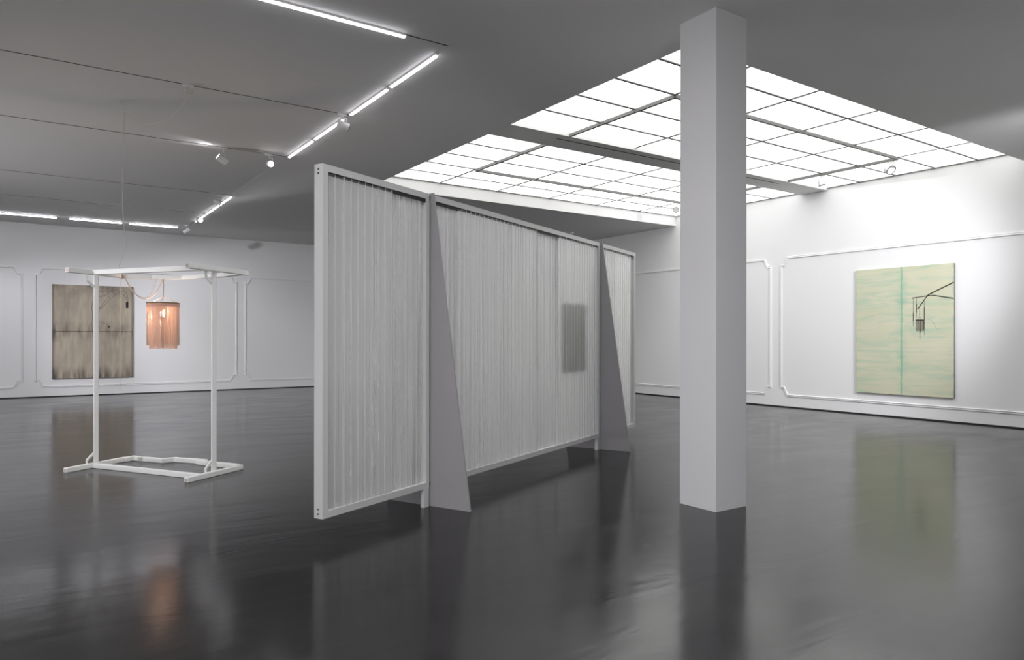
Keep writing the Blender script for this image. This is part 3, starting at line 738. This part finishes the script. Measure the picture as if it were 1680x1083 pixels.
# power cable: junction box on the track -> hook -> stand -> lamp
jb = empty('junction_box', (1.497, 8.62, H)); tag(jb, 'pale junction box plugged into the ceiling track, cable leaving it', 'junction box')
part(MB().box(-.06, .05, -.018, .018, -.03, -.004), 'adapter', M_white, jb, bevel=.003)
part(MB().box(-.045, .045, -.03, .03, -.095, -.045), 'box_body', M_cable, jb, bevel=.006)
part(MB().box(.012, .04, -.01, .01, -.05, -.028), 'neck', M_white, jb)
cb = empty('power_cable', (.93, 9.65, 2.2)); OB = Vector((.93, 9.65, 2.2))
tag(cb, 'thin pale power cable looping from the ceiling down to the white stand', 'cable')
cat = [(1.504, 8.62, 4.262), (1.497, 8.635, 4.235), (1.453, 8.725, 4.143), (1.394, 8.83, 4.056), (1.319, 8.962, 4.014), (1.242, 9.096, 3.992), (1.164, 9.231, 3.994), (1.084, 9.366, 4.039), (1.02, 9.475, 4.106), (.965, 9.567, 4.186), (.926, 9.618, 4.26), (.915, 9.625, 4.31), (.926, 9.62, 4.335), (.945, 9.61, 4.32), (.955, 9.62, 4.26),
       (.959, 9.64, 4.18), (.954, 9.644, 3.801), (.942, 9.652, 3.434), (.942, 9.652, 3.178), (.954, 9.643, 2.848), (.97, 9.633, 2.665), (.967, 9.635, 2.541), (.937, 9.655, 2.445), (.915, 9.668, 2.387), (.915, 9.675, 2.33), (.93, 9.69, 2.285)]
part(MB().tube([Vector(q) - OB for q in smooth(cat, 4)], .0042, 8), 'hanging_run', M_cable, cb)
part(MB().tube([Vector(q) - OB for q in ((.927, 9.615, 4.349), (.93, 9.612, 4.318), (.95, 9.605, 4.318), (.95, 9.603, 4.335))], .0025, 6), 'ceiling_hook', M_cable, cb)
sw = [(.93, 9.69, 2.285), (.945, 9.70, 2.27), (.964, 9.695, 2.235), (.996, 9.690, 2.18), (1.035, 9.69, 2.108), (1.08, 9.69, 2.04), (1.132, 9.69, 1.993), (1.19, 9.685, 1.975), (1.249, 9.679, 1.995), (1.295, 9.668, 2.034), (1.335, 9.655, 2.103), (1.361, 9.640, 2.171), (1.380, 9.635, 2.22)]
part(MB().tube([Vector(q) - OB for q in smooth(sw, 4)], .0046, 8), 'swag', M_rope, cb)
sw2 = [(.94, 9.69, 2.28), (.97, 9.695, 2.235), (1.009, 9.70, 2.138), (1.06, 9.705, 2.055), (1.125, 9.70, 2.01), (1.19, 9.688, 1.990), (1.243, 9.676, 2.015), (1.269, 9.67, 2.07), (1.295, 9.655, 2.165), (1.318, 9.640, 2.235), (1.35, 9.628, 2.262), (1.385, 9.632, 2.235)]
part(MB().tube([Vector(q) - OB for q in smooth(sw2, 4)], .0030, 6), 'thin_swag', M_rope, cb)
tie = MB()
for i in range(4): 
    z = 2.243 + .012 * (i - 1.5)
    tie.bar(Vector((.93 + .004 * i, 9.60, 2.205)) - OB, Vector((.93 + .004 * i, 9.60, 2.28)) - OB, .006, .006)
part(tie, 'knot', M_rope, cb)

# beaded pull chain
bc = empty('beaded_string', (.931, 9.775, .867)); tag(bc, 'thin beaded string dangling from the rear corner of the white stand', 'string')
part(MB().tube([(0, -.02, 1.352), (-.002, 0, 1.0), (.0, 0, 0)], .0018, 6), 'string', M_rope, bc)
m = MB(); z = 1.12
while z > .0:
    m.sphere((.0, 0, z), .0042, 6, 4); z -= .019
bd = part(m, 'beads', M_bead, bc); bd['kind'] = 'stuff'

# ------------------------------------------------------------------ camera
f_px = 1159.156; yaw = R(34.4494); roll = R(.053)
fw = Vector((math.sin(yaw), math.cos(yaw), 0)); rt = Vector((math.cos(yaw), -math.sin(yaw), 0)); up = rt.cross(fw)
r2 = rt * math.cos(roll) + up * math.sin(roll); u2 = up * math.cos(roll) - rt * math.sin(roll)
cam = bpy.data.cameras.new('camera'); co = bpy.data.objects.new('camera', cam); col.objects.link(co)
cam.sensor_width = 36; cam.sensor_fit = 'HORIZONTAL'; cam.lens = f_px * 36 / 1680; cam.shift_y = 13.145 / 1680; cam.clip_start = .05; cam.clip_end = 200
co.matrix_world = Matrix(((r2.x, u2.x, -fw.x, 0), (r2.y, u2.y, -fw.y, 0), (r2.z, u2.z, -fw.z, 1.5), (0, 0, 0, 1)))
sc.camera = co

w = bpy.data.worlds.new('world'); sc.world = w; w.use_nodes = True
w.node_tree.nodes['Background'].inputs[0].default_value = (.5, .5, .5, 1); w.node_tree.nodes['Background'].inputs[1].default_value = .0
vs_ = sc.view_settings; vs_.view_transform = 'Standard'; vs_.look = 'None'; vs_.gamma = 1; vs_.use_curve_mapping = False
vs_.exposure = 0.06
cy = sc.cycles
cy.use_denoising = True; cy.denoiser = 'OPENIMAGEDENOISE'
cy.max_bounces = 10; cy.diffuse_bounces = 6; cy.glossy_bounces = 4; cy.transmission_bounces = 8; cy.transparent_max_bounces = 24
cy.sample_clamp_indirect = 6; cy.caustics_reflective = False; cy.caustics_refractive = False
